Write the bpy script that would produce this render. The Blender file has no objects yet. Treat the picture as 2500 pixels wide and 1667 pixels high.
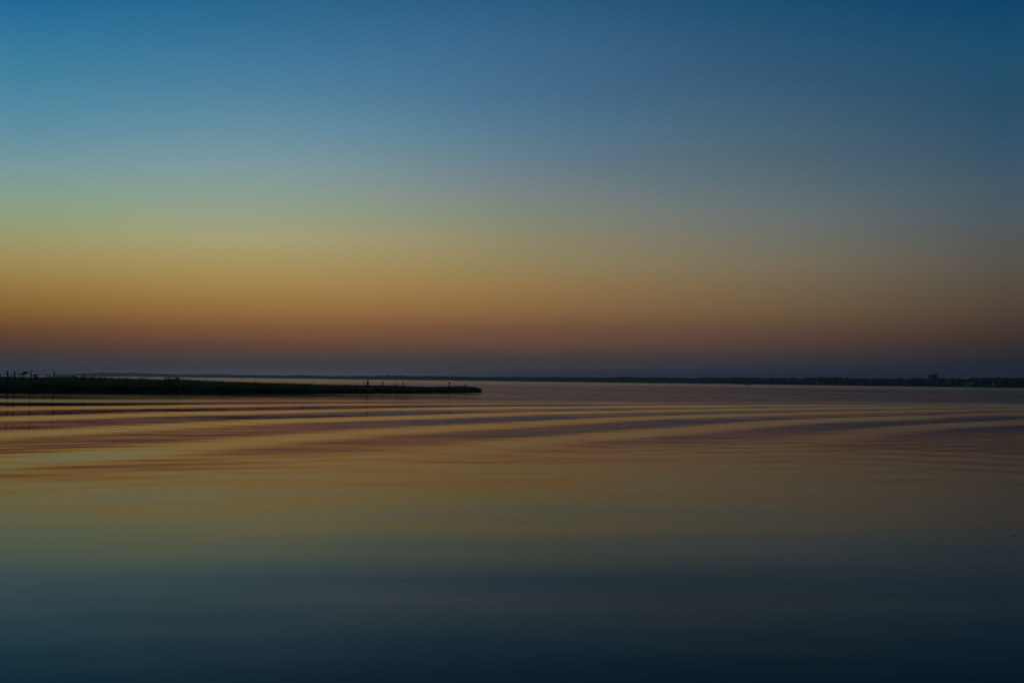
import bpy, bmesh, math, random
import numpy as np
from mathutils import Matrix, Vector

random.seed(7)
rng = np.random.default_rng(7)
sc = bpy.context.scene
col = sc.collection
PI = math.pi

# ------------------------------------------------------------------ camera
F = 28.0 / 36.0 * 2500.0          # focal length in photograph pixels
PITCH = math.atan(95.2 / F)
ROLL = 0.0111
EYE = 2.5
CAM = Matrix.Rotation(PI / 2 + PITCH, 4, 'X') @ Matrix.Rotation(ROLL, 4, 'Z')
cd = bpy.data.cameras.new('camera')
cd.lens = 28.0
cd.sensor_width = 36.0
cd.sensor_fit = 'HORIZONTAL'
cd.clip_start = 0.1
cd.clip_end = 40000.0
cam = bpy.data.objects.new('camera', cd)
cam.matrix_world = Matrix.Translation((0, 0, EYE)) @ CAM
col.objects.link(cam)
sc.camera = cam


def ray(x, y):
    """direction of a photograph pixel, scaled to unit depth along +Y"""
    d = CAM.to_3x3() @ Vector(((x - 1250.0) / F, -(y - 833.5) / F, -1.0))
    return d / d.y


def horizon(x):
    return 928.7 + (x - 1250.0) * ROLL


def gp(x, depth):
    """ground point under photo column x at the given depth"""
    d = ray(x, horizon(x))
    return Vector((d.x * depth, depth, 0.0))


def at(x, y, depth):
    d = ray(x, y)
    return Vector((d.x * depth, depth, EYE + d.z * depth))


# ------------------------------------------------------------------ sky
def lin(c):
    return tuple((v / 255.0 / 12.92) if v / 255.0 <= 0.04045 else ((v / 255.0 + 0.055) / 1.055) ** 2.4 for v in c)


SKY_Y = [0, 117, 175, 233, 320, 408, 467, 525, 583, 642, 700, 758, 800, 841, 875, 893, 910]
SKY_X = [30, 640, 1250, 1850, 2460]
#SKYTABLE_BEGIN
SKY = {   # linear sky colour by photo column (bearing) and row (height), top of frame to horizon
    30: [(0.0142, 0.1467, 0.3148), (0.0402, 0.2027, 0.3462), (0.0560, 0.2249, 0.3573), (0.0736, 0.2492, 0.3702), (0.1219, 0.2891, 0.3722), (0.2027, 0.3341, 0.3460), (0.2471, 0.3668, 0.2960), (0.3007, 0.3701, 0.2178), (0.3722, 0.3414, 0.1496), (0.3927, 0.2835, 0.0918), (0.3564, 0.2076, 0.0439), (0.2791, 0.1321, 0.0208), (0.1901, 0.0699, 0.0082), (0.1189, 0.0368, 0.0053), (0.0597, 0.0129, 0.0068), (0.0421, 0.0168, 0.0148), (0.0078, 0.0135, 0.0710)],
    640: [(0.0230, 0.1360, 0.2733), (0.0465, 0.1806, 0.3259), (0.0660, 0.2055, 0.3404), (0.0874, 0.2320, 0.3567), (0.1399, 0.2846, 0.3708), (0.2163, 0.3345, 0.3541), (0.2665, 0.3581, 0.3060), (0.3289, 0.3718, 0.2458), (0.4053, 0.3748, 0.1921), (0.4292, 0.3161, 0.1175), (0.4188, 0.2538, 0.0716), (0.3472, 0.1676, 0.0404), (0.2558, 0.1028, 0.0289), (0.1691, 0.0564, 0.0214), (0.0827, 0.0453, 0.0306), (0.0636, 0.0299, 0.0231), (0.0819, 0.0653, 0.0883)],
    1250: [(0.0249, 0.1094, 0.2240), (0.0467, 0.1429, 0.2630), (0.0558, 0.1543, 0.2707), (0.0663, 0.1667, 0.2808), (0.0957, 0.2034, 0.2925), (0.1510, 0.2261, 0.2669), (0.2030, 0.2449, 0.2450), (0.2353, 0.2646, 0.1983), (0.2951, 0.2638, 0.1520), (0.3194, 0.2481, 0.1110), (0.3371, 0.2054, 0.0690), (0.2973, 0.1497, 0.0508), (0.2112, 0.0926, 0.0359), (0.1593, 0.0691, 0.0328), (0.0711, 0.0391, 0.0272), (0.0707, 0.0354, 0.0318), (0.0306, 0.0211, 0.0465)],
    1850: [(0.0121, 0.0783, 0.1720), (0.0277, 0.0979, 0.1825), (0.0363, 0.1046, 0.1901), (0.0462, 0.1155, 0.1945), (0.0677, 0.1363, 0.1958), (0.0924, 0.1507, 0.1888), (0.1220, 0.1694, 0.1842), (0.1567, 0.1813, 0.1727), (0.1854, 0.1796, 0.1415), (0.2134, 0.1738, 0.1086), (0.2106, 0.1463, 0.0728), (0.1930, 0.1145, 0.0489), (0.1492, 0.0777, 0.0392), (0.1153, 0.0524, 0.0325), (0.0555, 0.0344, 0.0309), (0.0432, 0.0240, 0.0248), (0.0122, 0.0073, 0.0245)],
    2460: [(0.0044, 0.0594, 0.1485), (0.0126, 0.0763, 0.1549), (0.0164, 0.0785, 0.1491), (0.0208, 0.0774, 0.1417), (0.0314, 0.0865, 0.1500), (0.0498, 0.0966, 0.1442), (0.0643, 0.1027, 0.1337), (0.0770, 0.1037, 0.1209), (0.0912, 0.0997, 0.0920), (0.1039, 0.0909, 0.0743), (0.1008, 0.0796, 0.0516), (0.0948, 0.0578, 0.0357), (0.0748, 0.0413, 0.0215), (0.0443, 0.0262, 0.0149), (0.0275, 0.0141, 0.0178), (0.0073, 0.0032, 0.0048), (0.0017, 0.0029, 0.0048)],
}
#SKYTABLE_END
SUN_AZ = math.degrees(math.atan((300 - 1250) / F))     # the sun has set below this bearing

world = bpy.data.worlds.new('World')
sc.world = world
world.use_nodes = True
nt = world.node_tree
nt.nodes.clear()


class N:
    """tiny node helper"""
    def __init__(self, tree): self.t = tree
    def new(self, typ, **kw):
        n = self.t.nodes.new(typ)
        for k, v in kw.items(): setattr(n, k, v)
        return n
    def link(self, a, b): self.t.links.new(a, b)
    def math(self, op, a, b=None, c=None, clamp=False):
        n = self.new('ShaderNodeMath', operation=op, use_clamp=clamp)
        for i, v in enumerate((a, b, c)):
            if v is None: continue
            if isinstance(v, (int, float)): n.inputs[i].default_value = v
            else: self.link(v, n.inputs[i])
        return n.outputs[0]
    def vmath(self, op, a, b=None):
        n = self.new('ShaderNodeVectorMath', operation=op)
        for i, v in enumerate((a, b)):
            if v is None: continue
            if isinstance(v, (tuple, list)): n.inputs[i].default_value = v
            else: self.link(v, n.inputs[i])
        return n.outputs[0]
    def maprange(self, v, a, b, c=0.0, d=1.0, smooth=False):
        n = self.new('ShaderNodeMapRange', interpolation_type='SMOOTHSTEP' if smooth else 'LINEAR')
        self.link(v, n.inputs[0])
        for i, q in enumerate((a, b, c, d)): n.inputs[i + 1].default_value = q
        return n.outputs[0]
    def mixc(self, f, a, b):
        n = self.new('ShaderNodeMix', data_type='RGBA')
        if isinstance(f, (int, float)): n.inputs[0].default_value = f
        else: self.link(f, n.inputs[0])
        for i, v in ((6, a), (7, b)):
            if isinstance(v, (tuple, list)): n.inputs[i].default_value = v
            else: self.link(v, n.inputs[i])
        return n.outputs[2]


w = N(nt)
tc = w.new('ShaderNodeTexCoord')
vec = w.vmath('NORMALIZE', tc.outputs['Generated'])
sep = w.new('ShaderNodeSeparateXYZ'); w.link(vec, sep.inputs[0])
elev = w.math('MULTIPLY', w.math('ARCSINE', sep.outputs[2]), 180 / PI)        # degrees
azim = w.math('MULTIPLY', w.math('ARCTAN2', sep.outputs[0], sep.outputs[1]), 180 / PI)
pos = w.math('POWER', w.math('DIVIDE', w.math('MAXIMUM', elev, 0.0), 90.0), 0.5)   # finer towards the horizon


def sky_ramp(xcol, cols):
    r = w.new('ShaderNodeValToRGB')
    r.color_ramp.interpolation = 'LINEAR'
    stops = []
    for y, c in zip(SKY_Y, cols):
        d = ray(xcol, y).normalized()
        stops.append((max(0.0, math.degrees(math.asin(d.z))), c))
    stops.sort(key=lambda s: s[0])
    top = stops[-1][1]
    stops.append((45.0, tuple(v * k for v, k in zip(top, (0.62, 0.70, 0.80)))))
    stops.append((90.0, tuple(v * k for v, k in zip(top, (0.45, 0.52, 0.64)))))
    el = r.color_ramp.elements
    while len(el) > 1: el.remove(el[-1])
    el[0].position = 0.0
    el[0].color = (*stops[0][1], 1)
    for e, c in stops:
        q = el.new(min(1.0, math.sqrt(e / 90.0))); q.color = (*c, 1)
    w.link(pos, r.inputs[0])
    return r.outputs[0]


AZ = {k: math.degrees(math.atan((k - 1250) / F)) for k in range(0, 2501, 5)}


def spline(xs, ys, xq):
    """natural cubic spline, so that the glow changes smoothly with bearing"""
    xs, ys = np.array(xs, float), np.array(ys, float)
    n = len(xs); h = np.diff(xs)
    A = np.eye(n); r = np.zeros((n,) + ys.shape[1:])
    for i in range(1, n - 1):
        A[i, i - 1:i + 2] = h[i - 1], 2 * (h[i - 1] + h[i]), h[i]
        r[i] = 6 * ((ys[i + 1] - ys[i]) / h[i] - (ys[i] - ys[i - 1]) / h[i - 1])
    m = np.linalg.solve(A, r.reshape(n, -1)).reshape(r.shape)
    i = min(max(int(np.searchsorted(xs, xq)) - 1, 0), n - 2)
    u, v = xs[i + 1] - xq, xq - xs[i]
    return (m[i] * u ** 3 + m[i + 1] * v ** 3) / (6 * h[i]) + (ys[i] / h[i] - m[i] * h[i] / 6) * u + (ys[i + 1] / h[i] - m[i + 1] * h[i] / 6) * v


FINE_X = [30, 180, 335, 485, 640, 790, 945, 1100, 1250, 1400, 1550, 1700, 1850, 2000, 2155, 2310, 2460]
fine_sky = {k: np.maximum(spline([AZ[q] for q in SKY_X], [SKY[q] for q in SKY_X], AZ[k]), 0.0004) for k in FINE_X}
rs = {k: sky_ramp(k, [tuple(float(q) for q in c) for c in v]) for k, v in fine_sky.items()}
cc = rs[30]
for k0, k1 in zip(FINE_X[:-1], FINE_X[1:]):
    cc = w.mixc(w.maprange(azim, AZ[k0], AZ[k1]), cc, rs[k1])
back = w.new('ShaderNodeVectorMath', operation='SCALE'); w.link(rs[2460], back.inputs[0]); back.inputs['Scale'].default_value = 0.6
cc = w.mixc(w.maprange(azim, AZ[2460], 150.0, smooth=True), cc, back.outputs[0])     # on round to the dark side of the sky
cc = w.mixc(w.maprange(azim, AZ[30] - 5.0, -100.0, smooth=True), cc, rs[2460])
c3 = w.mixc(w.maprange(azim, -90.0, -180.0, smooth=True), cc, back.outputs[0])
bg = w.new('ShaderNodeBackground'); w.link(c3, bg.inputs[0]); bg.inputs[1].default_value = 1.0
wo = w.new('ShaderNodeOutputWorld'); w.link(bg.outputs[0], wo.inputs[0])
world.cycles.sampling_method = 'MANUAL'
world.cycles.sample_map_resolution = 1024

# the sun is already below the horizon: only a trace of warm light comes from its bearing
sd = bpy.data.lights.new('sun', 'SUN'); sd.energy = 0.02; sd.angle = math.radians(12); sd.color = (1.0, 0.62, 0.35)
sun = bpy.data.objects.new('sun', sd)
sdir = Vector((math.sin(math.radians(SUN_AZ - 30)), math.cos(math.radians(SUN_AZ - 30)), math.tan(math.radians(4)))).normalized()
sun.rotation_euler = (-sdir).to_track_quat('-Z', 'Y').to_euler()
sun.location = (-60, 60, 40)
col.objects.link(sun)

sc.view_settings.view_transform = 'Standard'
sc.view_settings.look = 'None'
sc.view_settings.exposure = 0.0
sc.view_settings.gamma = 1.0
sc.view_settings.use_curve_mapping = False
sc.render.engine = 'CYCLES'
cy = sc.cycles
cy.use_denoising = True
try:
    cy.denoiser = 'OPENIMAGEDENOISE'
    cy.denoising_input_passes = 'RGB_ALBEDO_NORMAL'
except Exception:
    pass
cy.max_bounces = 6
cy.glossy_bounces = 3
cy.diffuse_bounces = 3
cy.volume_bounces = 0
cy.transparent_max_bounces = 6
cy.caustics_reflective = False
cy.caustics_refractive = False


# ------------------------------------------------------------------ helpers
def tag(o, label=None, cat=None, group=None, kind=None):
    for k, v in (('label', label), ('category', cat), ('group', group), ('kind', kind)):
        if v is not None: o[k] = v
    return o


def mesh_obj(name, verts, faces, m, parent=None, smooth=False):
    me = bpy.data.meshes.new(name)
    me.from_pydata([tuple(v) for v in verts], [], [tuple(f) for f in faces])
    if smooth: me.polygons.foreach_set('use_smooth', [True] * len(me.polygons))
    if m: me.materials.append(m)
    me.update()
    o = bpy.data.objects.new(name, me)
    col.objects.link(o)
    if parent: o.parent = parent
    return o


def big_mesh(name, v, f, m, parent=None, smooth=False):
    """v: (n,3) array, f: (k,3|4) array"""
    me = bpy.data.meshes.new(name)
    k = f.shape[1]
    me.vertices.add(len(v)); me.vertices.foreach_set('co', np.ascontiguousarray(v, dtype=np.float32).ravel())
    me.loops.add(f.size); me.loops.foreach_set('vertex_index', np.ascontiguousarray(f, dtype=np.int32).ravel())
    me.polygons.add(len(f))
    me.polygons.foreach_set('loop_start', np.arange(len(f), dtype=np.int32) * k)
    me.polygons.foreach_set('loop_total', np.full(len(f), k, dtype=np.int32))
    if smooth: me.polygons.foreach_set('use_smooth', np.ones(len(f), dtype=bool))
    me.materials.append(m)
    me.update(calc_edges=True)
    me.validate()
    o = bpy.data.objects.new(name, me); col.objects.link(o)
    if parent: o.parent = parent
    return o


def empty(name, loc=(0, 0, 0), rz=0.0, rx=0.0, ry=0.0):
    o = bpy.data.objects.new(name, None)
    o.empty_display_size = 0.5
    o.location = loc; o.rotation_euler = (rx, ry, rz)
    col.objects.link(o)
    return o


def copy_tree(o, parent=None):
    c = o.copy(); col.objects.link(c); c.parent = parent
    for ch in list(o.children): copy_tree(ch, c)
    return c


class MB:
    """collects shapes into one mesh"""
    def __init__(self): self.v = []; self.f = []
    def add(self, verts, faces):
        b = len(self.v)
        self.v += [tuple(q) for q in verts]; self.f += [tuple(i + b for i in q) for q in faces]
    def box(self, x0, x1, y0, y1, z0, z1):
        self.add([(x0, y0, z0), (x1, y0, z0), (x1, y1, z0), (x0, y1, z0), (x0, y0, z1), (x1, y0, z1), (x1, y1, z1), (x0, y1, z1)],
                 [(0, 3, 2, 1), (4, 5, 6, 7), (0, 1, 5, 4), (1, 2, 6, 5), (2, 3, 7, 6), (3, 0, 4, 7)])
    def tube(self, pts, rad, n=8, cap=True, jit=0.0):
        pts = [Vector(p) for p in pts]; rings = []
        for i, p in enumerate(pts):
            d = (pts[min(i + 1, len(pts) - 1)] - pts[max(i - 1, 0)]).normalized()
            a = d.orthogonal().normalized() if abs(d.z) < 0.99 else Vector((1, 0, 0))
            b = d.cross(a).normalized(); a = b.cross(d).normalized()
            rings.append([p + (a * math.cos(2 * PI * k / n) + b * math.sin(2 * PI * k / n)) * rad[i] * (1 + random.uniform(-jit, jit)) for k in range(n)])
        v = [q for r in rings for q in r]; f = []
        for i in range(len(rings) - 1):
            for k in range(n):
                f.append((i * n + k, i * n + (k + 1) % n, (i + 1) * n + (k + 1) % n, (i + 1) * n + k))
        if cap:
            f.append(tuple(range(n))[::-1]); f.append(tuple((len(rings) - 1) * n + k for k in range(n)))
        self.add(v, f)
    def build(self, name, m, parent=None, smooth=False):
        return mesh_obj(name, self.v, self.f, m, parent, smooth)


def mat(name, base, var=None, scale=3.0, rough=0.8, bump=0.0, emit=None, strength=0.0, spec=0.3):
    m = bpy.data.materials.new(name); m.use_nodes = True
    t = N(m.node_tree); b = m.node_tree.nodes['Principled BSDF']
    b.inputs['Roughness'].default_value = rough
    b.inputs['Specular IOR Level'].default_value = spec
    tx = t.new('ShaderNodeTexCoord')
    nz = t.new('ShaderNodeTexNoise'); nz.inputs['Scale'].default_value = scale; nz.inputs['Detail'].default_value = 4
    t.link(tx.outputs['Object'], nz.inputs['Vector'])
    v2 = var or tuple(c * 0.6 for c in base)
    t.link(t.mixc(t.maprange(nz.outputs[0], 0.35, 0.65), (*base, 1), (*v2, 1)), b.inputs['Base Color'])
    if bump:
        bp = t.new('ShaderNodeBump'); bp.inputs['Strength'].default_value = bump; bp.inputs['Distance'].default_value = 0.02
        t.link(nz.outputs[0], bp.inputs['Height']); t.link(bp.outputs[0], b.inputs['Normal'])
    if emit:
        b.inputs['Emission Color'].default_value = (*emit, 1); b.inputs['Emission Strength'].default_value = strength
    return m


M = dict(
    mud=mat('mud', (0.045, 0.038, 0.028), (0.02, 0.018, 0.014), 1.2, 0.9),
    soil=mat('shore_soil', (0.06, 0.06, 0.045), (0.035, 0.04, 0.028), 0.05, 0.95),
    grass=mat('marsh_grass', (0.26, 0.17, 0.07), (0.12, 0.095, 0.04), 0.35, 0.8, spec=0.1),
    leaf=mat('shrub_leaf', (0.04, 0.06, 0.025), (0.02, 0.035, 0.015), 2.0, 0.8, spec=0.1),
    wood=mat('weathered_wood', (0.09, 0.075, 0.06), (0.04, 0.034, 0.028), 6.0, 0.9, bump=0.4),
    wetwood=mat('wet_wood', (0.05, 0.045, 0.04), (0.02, 0.018, 0.016), 6.0, 0.6, bump=0.4),
    pale=mat('faded_white_paint', (0.62, 0.62, 0.58), (0.4, 0.4, 0.37), 9.0, 0.7),
    bark=mat('bark', (0.06, 0.05, 0.04), (0.03, 0.026, 0.02), 2.0, 0.95),
    foliage=mat('tree_foliage', (0.04, 0.05, 0.025), (0.02, 0.028, 0.014), 0.12, 0.9, spec=0.05),
    foliage2=mat('tree_foliage_dark', (0.034, 0.044, 0.022), (0.016, 0.024, 0.012), 0.15, 0.9, spec=0.05),
    wall=mat('pale_siding', (0.45, 0.45, 0.43), (0.38, 0.38, 0.36), 0.6, 0.8),
    greywall=mat('grey_siding', (0.16, 0.165, 0.165), (0.12, 0.125, 0.125), 0.6, 0.8),
    roof=mat('roof_shingle', (0.09, 0.085, 0.08), (0.06, 0.056, 0.052), 1.5, 0.9),
    glass=mat('window_glass', (0.03, 0.035, 0.04), (0.02, 0.024, 0.03), 1.0, 0.12, spec=0.5),
    door=mat('door_paint', (0.12, 0.06, 0.05), (0.1, 0.05, 0.04), 1.0, 0.6),
    concrete=mat('tower_brick', (0.06, 0.055, 0.05), (0.045, 0.04, 0.038), 0.15, 0.9),
    metal=mat('dark_metal', (0.05, 0.05, 0.05), (0.03, 0.03, 0.03), 2.0, 0.5),
    hull=mat('boat_hull', (0.05, 0.055, 0.065), (0.035, 0.04, 0.05), 0.8, 0.4),
    bird=mat('bird_feathers', (0.04, 0.04, 0.045), (0.02, 0.02, 0.024), 6.0, 0.9),
    deadleaf=mat('dead_leaf', (0.03, 0.022, 0.015), (0.015, 0.012, 0.01), 30.0, 0.7),
    lamp=mat('lit_lamp', (0.8, 0.8, 0.8), None, 1.0, 0.5, emit=(0.75, 1.0, 0.98), strength=0.35),
    lampdim=mat('dim_lit_lamp', (0.8, 0.8, 0.8), None, 1.0, 0.5, emit=(0.85, 0.95, 1.0), strength=0.2),
)

# thin blades let some of the light behind them through
gt = N(M['grass'].node_tree); gb = M['grass'].node_tree.nodes['Principled BSDF']
tr = gt.new('ShaderNodeBsdfTranslucent'); gt.link(gb.inputs['Base Color'].links[0].from_socket, tr.inputs[0])
gm = gt.new('ShaderNodeMixShader'); gm.inputs[0].default_value = 0.5
gt.link(gb.outputs[0], gm.inputs[1]); gt.link(tr.outputs[0], gm.inputs[2])
gt.link(gm.outputs[0], M['grass'].node_tree.nodes['Material Output'].inputs['Surface'])

# ------------------------------------------------------------------ water
PH = (6.51229801, 6.29943514, -3.25865023, 0.76679129, -2.5684463, -0.14595667)   # swell phase fitted to the dark bands


def sstep(a, b, x):
    t = np.clip((x - a) / (b - a), 0, 1)
    return t * t * (3 - 2 * t)


def vnoise(X, Y, s, seed):
    """smooth value noise"""
    r = np.random.default_rng(seed); g = r.random((256, 256))
    x = X / s; y = Y / s
    xi = np.floor(x).astype(int); yi = np.floor(y).astype(int)
    fx = x - xi; fy = y - yi
    fx = fx * fx * (3 - 2 * fx); fy = fy * fy * (3 - 2 * fy)
    a = g[xi & 255, yi & 255]; b = g[(xi + 1) & 255, yi & 255]; c = g[xi & 255, (yi + 1) & 255]; d = g[(xi + 1) & 255, (yi + 1) & 255]
    return (a * (1 - fx) + b * fx) * (1 - fy) + (c * (1 - fx) + d * fx) * fy


def wave_height(X, Y):
    x = np.clip(X, -75, 90) / 50.0; y = np.clip(Y, 2, 125) / 50.0
    ph = PH[0] + PH[1] * x + PH[2] * y + PH[3] * x * x + PH[4] * x * y + PH[5] * y * y
    ph = ph + 0.16 * (vnoise(X, Y, 11.0, 1) - 0.5)
    far_edge = 89.0 + 0.30 * X
    env = (1 - sstep(far_edge - 7, far_edge + 6, Y)) * (0.07 + 0.93 * sstep(-9, 4, Y - 34.5 - 0.36 * X + 8.0 * sstep(0, 14, -X)))
    env = env * (1 - sstep(70, 100, np.abs(X)))
    env = env * (0.72 + 0.5 * vnoise(X, Y, 14.0, 2))
    ph = ph - 0.20 - 0.10 * (1 - sstep(26, 48, Y))
    c = np.cos(2 * PI * ph - 0.45 * np.cos(2 * PI * ph))      # steep front towards the shore, long gentle back
    s1 = 0.058 * (1 + 0.25 * sstep(0, 20, X)) * (1 - 0.45 * sstep(-4, 14, -X) * (1 - sstep(28, 50, Y))) * env * (c + 0.06 * np.cos(4 * PI * ph))
    # a shorter cross train running down to the right
    q = (0.33 * X + Y) / 1.054
    q = q + 2.6 * vnoise(X, Y, 9.0, 3) + 0.012 * X * X * 0.2
    near = sstep(9, 24, Y) * (1 - 0.65 * sstep(36, 56, Y)) * (1 - sstep(far_edge - 12, far_edge, Y))
    s2 = 0.0036 * near * np.cos(2 * PI * q / 2.6) * (0.05 + 1.5 * vnoise(X, Y, 7.0, 4) ** 2)
    q3 = (-0.42 * X + Y) / 1.085 + 0.8 * vnoise(X, Y, 6.0, 9)
    s3 = 0.0034 * near * np.cos(2 * PI * q3 / 1.55) * vnoise(X, Y, 8.0, 5)
    # slow heave near the camera and beyond the wake
    s4 = (0.027 * (vnoise(X * 0.3, Y, 3.0, 6) - 0.5) + 0.010 * (vnoise(X * 0.25, Y, 1.2, 16) - 0.5)) * (1 - 0.82 * sstep(20, 34, Y))
    return (s1 + s2 + s3 + s4) * (1 - sstep(180, 260, np.hypot(X, Y)))


def axis(lo_f, hi_f, step, lo, hi, g=1.22):
    a = list(np.arange(lo_f, hi_f + 1e-6, step))
    s = step; p = a[-1]
    while p < hi:
        s *= g; p = min(hi, p + s); a.append(p)
    s = step; p = a[0]; pre = []
    while p > lo:
        s *= g; p = max(lo, p - s); pre.append(p)
    return np.array(pre[::-1] + a)


SEA = 7000.0
ax = axis(-84, 96, 0.45, -SEA, SEA)
ay = axis(3.0, 122, 0.28, -SEA, SEA)
GX, GY = np.meshgrid(ax, ay, indexing='xy')
GZ = wave_height(GX, GY)
wv = np.stack([GX, GY, GZ], -1).reshape(-1, 3)
nx_, ny_ = len(ax), len(ay)
ii = (np.arange(ny_ - 1)[:, None] * nx_ + np.arange(nx_ - 1)[None, :]).ravel()
wf = np.stack([ii, ii + 1, ii + nx_ + 1, ii + nx_], -1)

wm = bpy.data.materials.new('bay_water'); wm.use_nodes = True
t = N(wm.node_tree); pb = wm.node_tree.nodes['Principled BSDF']
pb.inputs['Base Color'].default_value = (0.006, 0.016, 0.018, 1)
pb.inputs['IOR'].default_value = 1.2
pb.inputs['Specular IOR Level'].default_value = 0.5
geo = t.new('ShaderNodeNewGeometry')
P = geo.outputs['Position']
sp = t.new('ShaderNodeSeparateXYZ'); t.link(P, sp.inputs[0])


def slope_noise(scale, squash, detail=2.0):
    mp = t.vmath('MULTIPLY', P, (scale * squash, scale, 0.0))
    nz = t.new('ShaderNodeTexNoise'); nz.inputs['Scale'].default_value = 1.0; nz.inputs['Detail'].default_value = detail
    nz.inputs['Roughness'].default_value = 0.55
    t.link(mp, nz.inputs['Vector'])
    return t.vmath('SUBTRACT', nz.outputs['Color'], (0.5, 0.5, 0.5))


def scaled(v, f):
    n = t.new('ShaderNodeVectorMath', operation='SCALE'); t.link(v, n.inputs[0])
    if isinstance(f, (int, float)): n.inputs['Scale'].default_value = f
    else: t.link(f, n.inputs['Scale'])
    return n.outputs[0]


# wind-ruffled water lies beyond the wake; the near water is glassy
edge = t.math('ADD', t.math('MULTIPLY', sp.outputs[0], 0.30), 89.0)
beyond = t.maprange(t.math('SUBTRACT', sp.outputs[1], edge), -6.0, 8.0, smooth=True)
open_ = t.maprange(sp.outputs[1], 300.0, 1000.0, smooth=True)
rp = t.new('ShaderNodeTexNoise'); rp.inputs['Scale'].default_value = 1.0; rp.inputs['Detail'].default_value = 2
t.link(t.vmath('MULTIPLY', P, (0.012, 0.05, 0.0)), rp.inputs['Vector'])
patch = t.maprange(rp.outputs[0], 0.38, 0.62, 0.75, 1.25)
fine = t.math('ADD', t.math('ADD', 0.022, t.math('MULTIPLY', beyond, 0.012)), t.math('MULTIPLY', open_, 0.05))
fine = t.math('MULTIPLY', fine, patch)
sl = scaled(slope_noise(2.4, 0.16), fine)
sl2 = scaled(slope_noise(0.55, 0.16), 0.030)
nrm = t.vmath('ADD', t.vmath('ADD', geo.outputs['Normal'], t.vmath('MULTIPLY', sl, (1, 1, 0))), t.vmath('MULTIPLY', sl2, (1, 1, 0)))
t.link(t.vmath('NORMALIZE', nrm), pb.inputs['Normal'])
mid = t.maprange(sp.outputs[1], 9.0, 26.0, smooth=True)
rough = t.math('ADD', t.math('ADD', t.math('ADD', 0.045, t.math('MULTIPLY', mid, 0.0)), t.math('MULTIPLY', beyond, 0.05)), t.math('MULTIPLY', open_, 0.16))
lip = t.math('SUBTRACT', sp.outputs[1], edge)
lip = t.math('MULTIPLY', t.maprange(lip, -5.0, 0.0, smooth=True), t.maprange(lip, 12.0, 5.0, smooth=True))    # ruffled lip along the wake's outer edge
rough = t.math('ADD', rough, t.math('MULTIPLY', lip, 0.07))
t.link(t.math('MULTIPLY', rough, patch), pb.inputs['Roughness'])
water = tag(big_mesh('water', wv, wf, wm, smooth=True), kind='structure')

# ------------------------------------------------------------------ marsh spit
FRONT_X = [-170, 0, 300, 700, 1000, 1120, 1172]
FRONT_Y = [957, 957, 959, 960, 959, 958.2, 956.5]


def front_pt(x):
    y = np.interp(x, FRONT_X, FRONT_Y)
    d = ray(x, y); k = -EYE / d.z
    return d.x * k, k


SPX = np.linspace(-170, 1174, 180)
SPF = np.array([front_pt(x) for x in SPX])
TOPX = [-170, 0, 40, 75, 170, 205, 230, 300, 380, 400, 450, 480, 520, 600, 700, 850, 1000, 1030, 1100, 1130, 1150, 1165, 1174]
TOPZ = [2.3, 2.30, 2.30, 2.50, 2.46, 2.30, 2.16, 2.18, 2.10, 2.18, 2.10, 2.02, 1.92, 1.80, 1.68, 1.42, 1.36, 1.22, 1.16, 1.36, 1.28, 1.15, 0.85]


def spit_width(x):
    return np.interp(x, [-170, 300, 700, 1000, 1120, 1160, 1174], [34, 30, 24, 18, 12, 6, 0.8])


def spit_point(u, tt):
    """u: photo column 0..1 along the spit, tt: 0 at the front bank .. 1 at the back bank"""
    x = -170 + 1344 * u
    fx = np.interp(x, SPX, SPF[:, 0]); fy = np.interp(x, SPX, SPF[:, 1])
    wd = spit_width(x)
    wob = 0.5 * np.sin(x * 0.05) + 0.35 * np.sin(x * 0.13 + 1)
    return fx - 0.35 * tt * wd, fy + wob * (1 - tt) * 0.8 + tt * wd, x


def spit_ground(tt, x):
    r = np.clip(np.minimum(tt, 1 - tt) * 4.0, 0, 1)
    return -0.25 + np.interp(x, [-170, 600, 1174], [0.85, 0.7, 0.45]) * (r * r * (3 - 2 * r)) + 0.06 * np.sin(x * 0.31 + tt * 9)


U, T = np.meshgrid(np.linspace(0, 1, 150), np.linspace(0, 1, 22), indexing='xy')
sx, sy, sxp = spit_point(U, T)
sz = spit_ground(T, sxp)
sv = np.stack([sx, sy, sz], -1).reshape(-1, 3)
a_ = (np.arange(21)[:, None] * 150 + np.arange(149)[None, :]).ravel()
tag(big_mesh('marsh_spit', sv, np.stack([a_, a_ + 1, a_ + 151, a_ + 150], -1), M['mud'], smooth=True), kind='structure')

# marsh grass: one blade = a bent, tapering strip of three faces
NB = 120000
u = rng.random(NB); tt = np.clip(rng.random(NB) ** 1.35, 0, 0.985)
edge_b = rng.random(NB) < 0.30
tt[edge_b] = rng.random(edge_b.sum()) * 0.07
gx, gy, gxp = spit_point(u, tt)
gx = gx + rng.normal(0, 0.12, NB); gy = gy + rng.normal(0, 0.12, NB)
gz = spit_ground(tt, gxp) - 0.05
top = np.interp(gxp, TOPX, TOPZ)
clump = vnoise(gx, gy, 0.8, 21); clump2 = vnoise(gx, gy, 4.5, 22)
reed = np.interp(gxp, [-170, 60, 520, 640, 1174], [1.0, 1.0, 1.0, 0.45, 0.35])     # tall ragged reeds on the left half
rise = 0.60 + 0.40 * np.clip(tt * 3.2, 0, 1)
top = top * rise * (0.84 + 0.10 * clump2 + 0.10 * clump + reed * 0.20 * np.clip(clump - 0.62, 0, 1) * 2.0)
hh = np.maximum(0.3, (top - gz) * (0.62 + 0.40 * rng.random(NB) ** 0.6))
tall = rng.random(NB) < 0.07 * reed
hh[tall] *= rng.uniform(1.04, 1.28, tall.sum())
bwide = np.where(tall, 1.8, 1.0)
az = rng.random(NB) * 2 * PI
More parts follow.
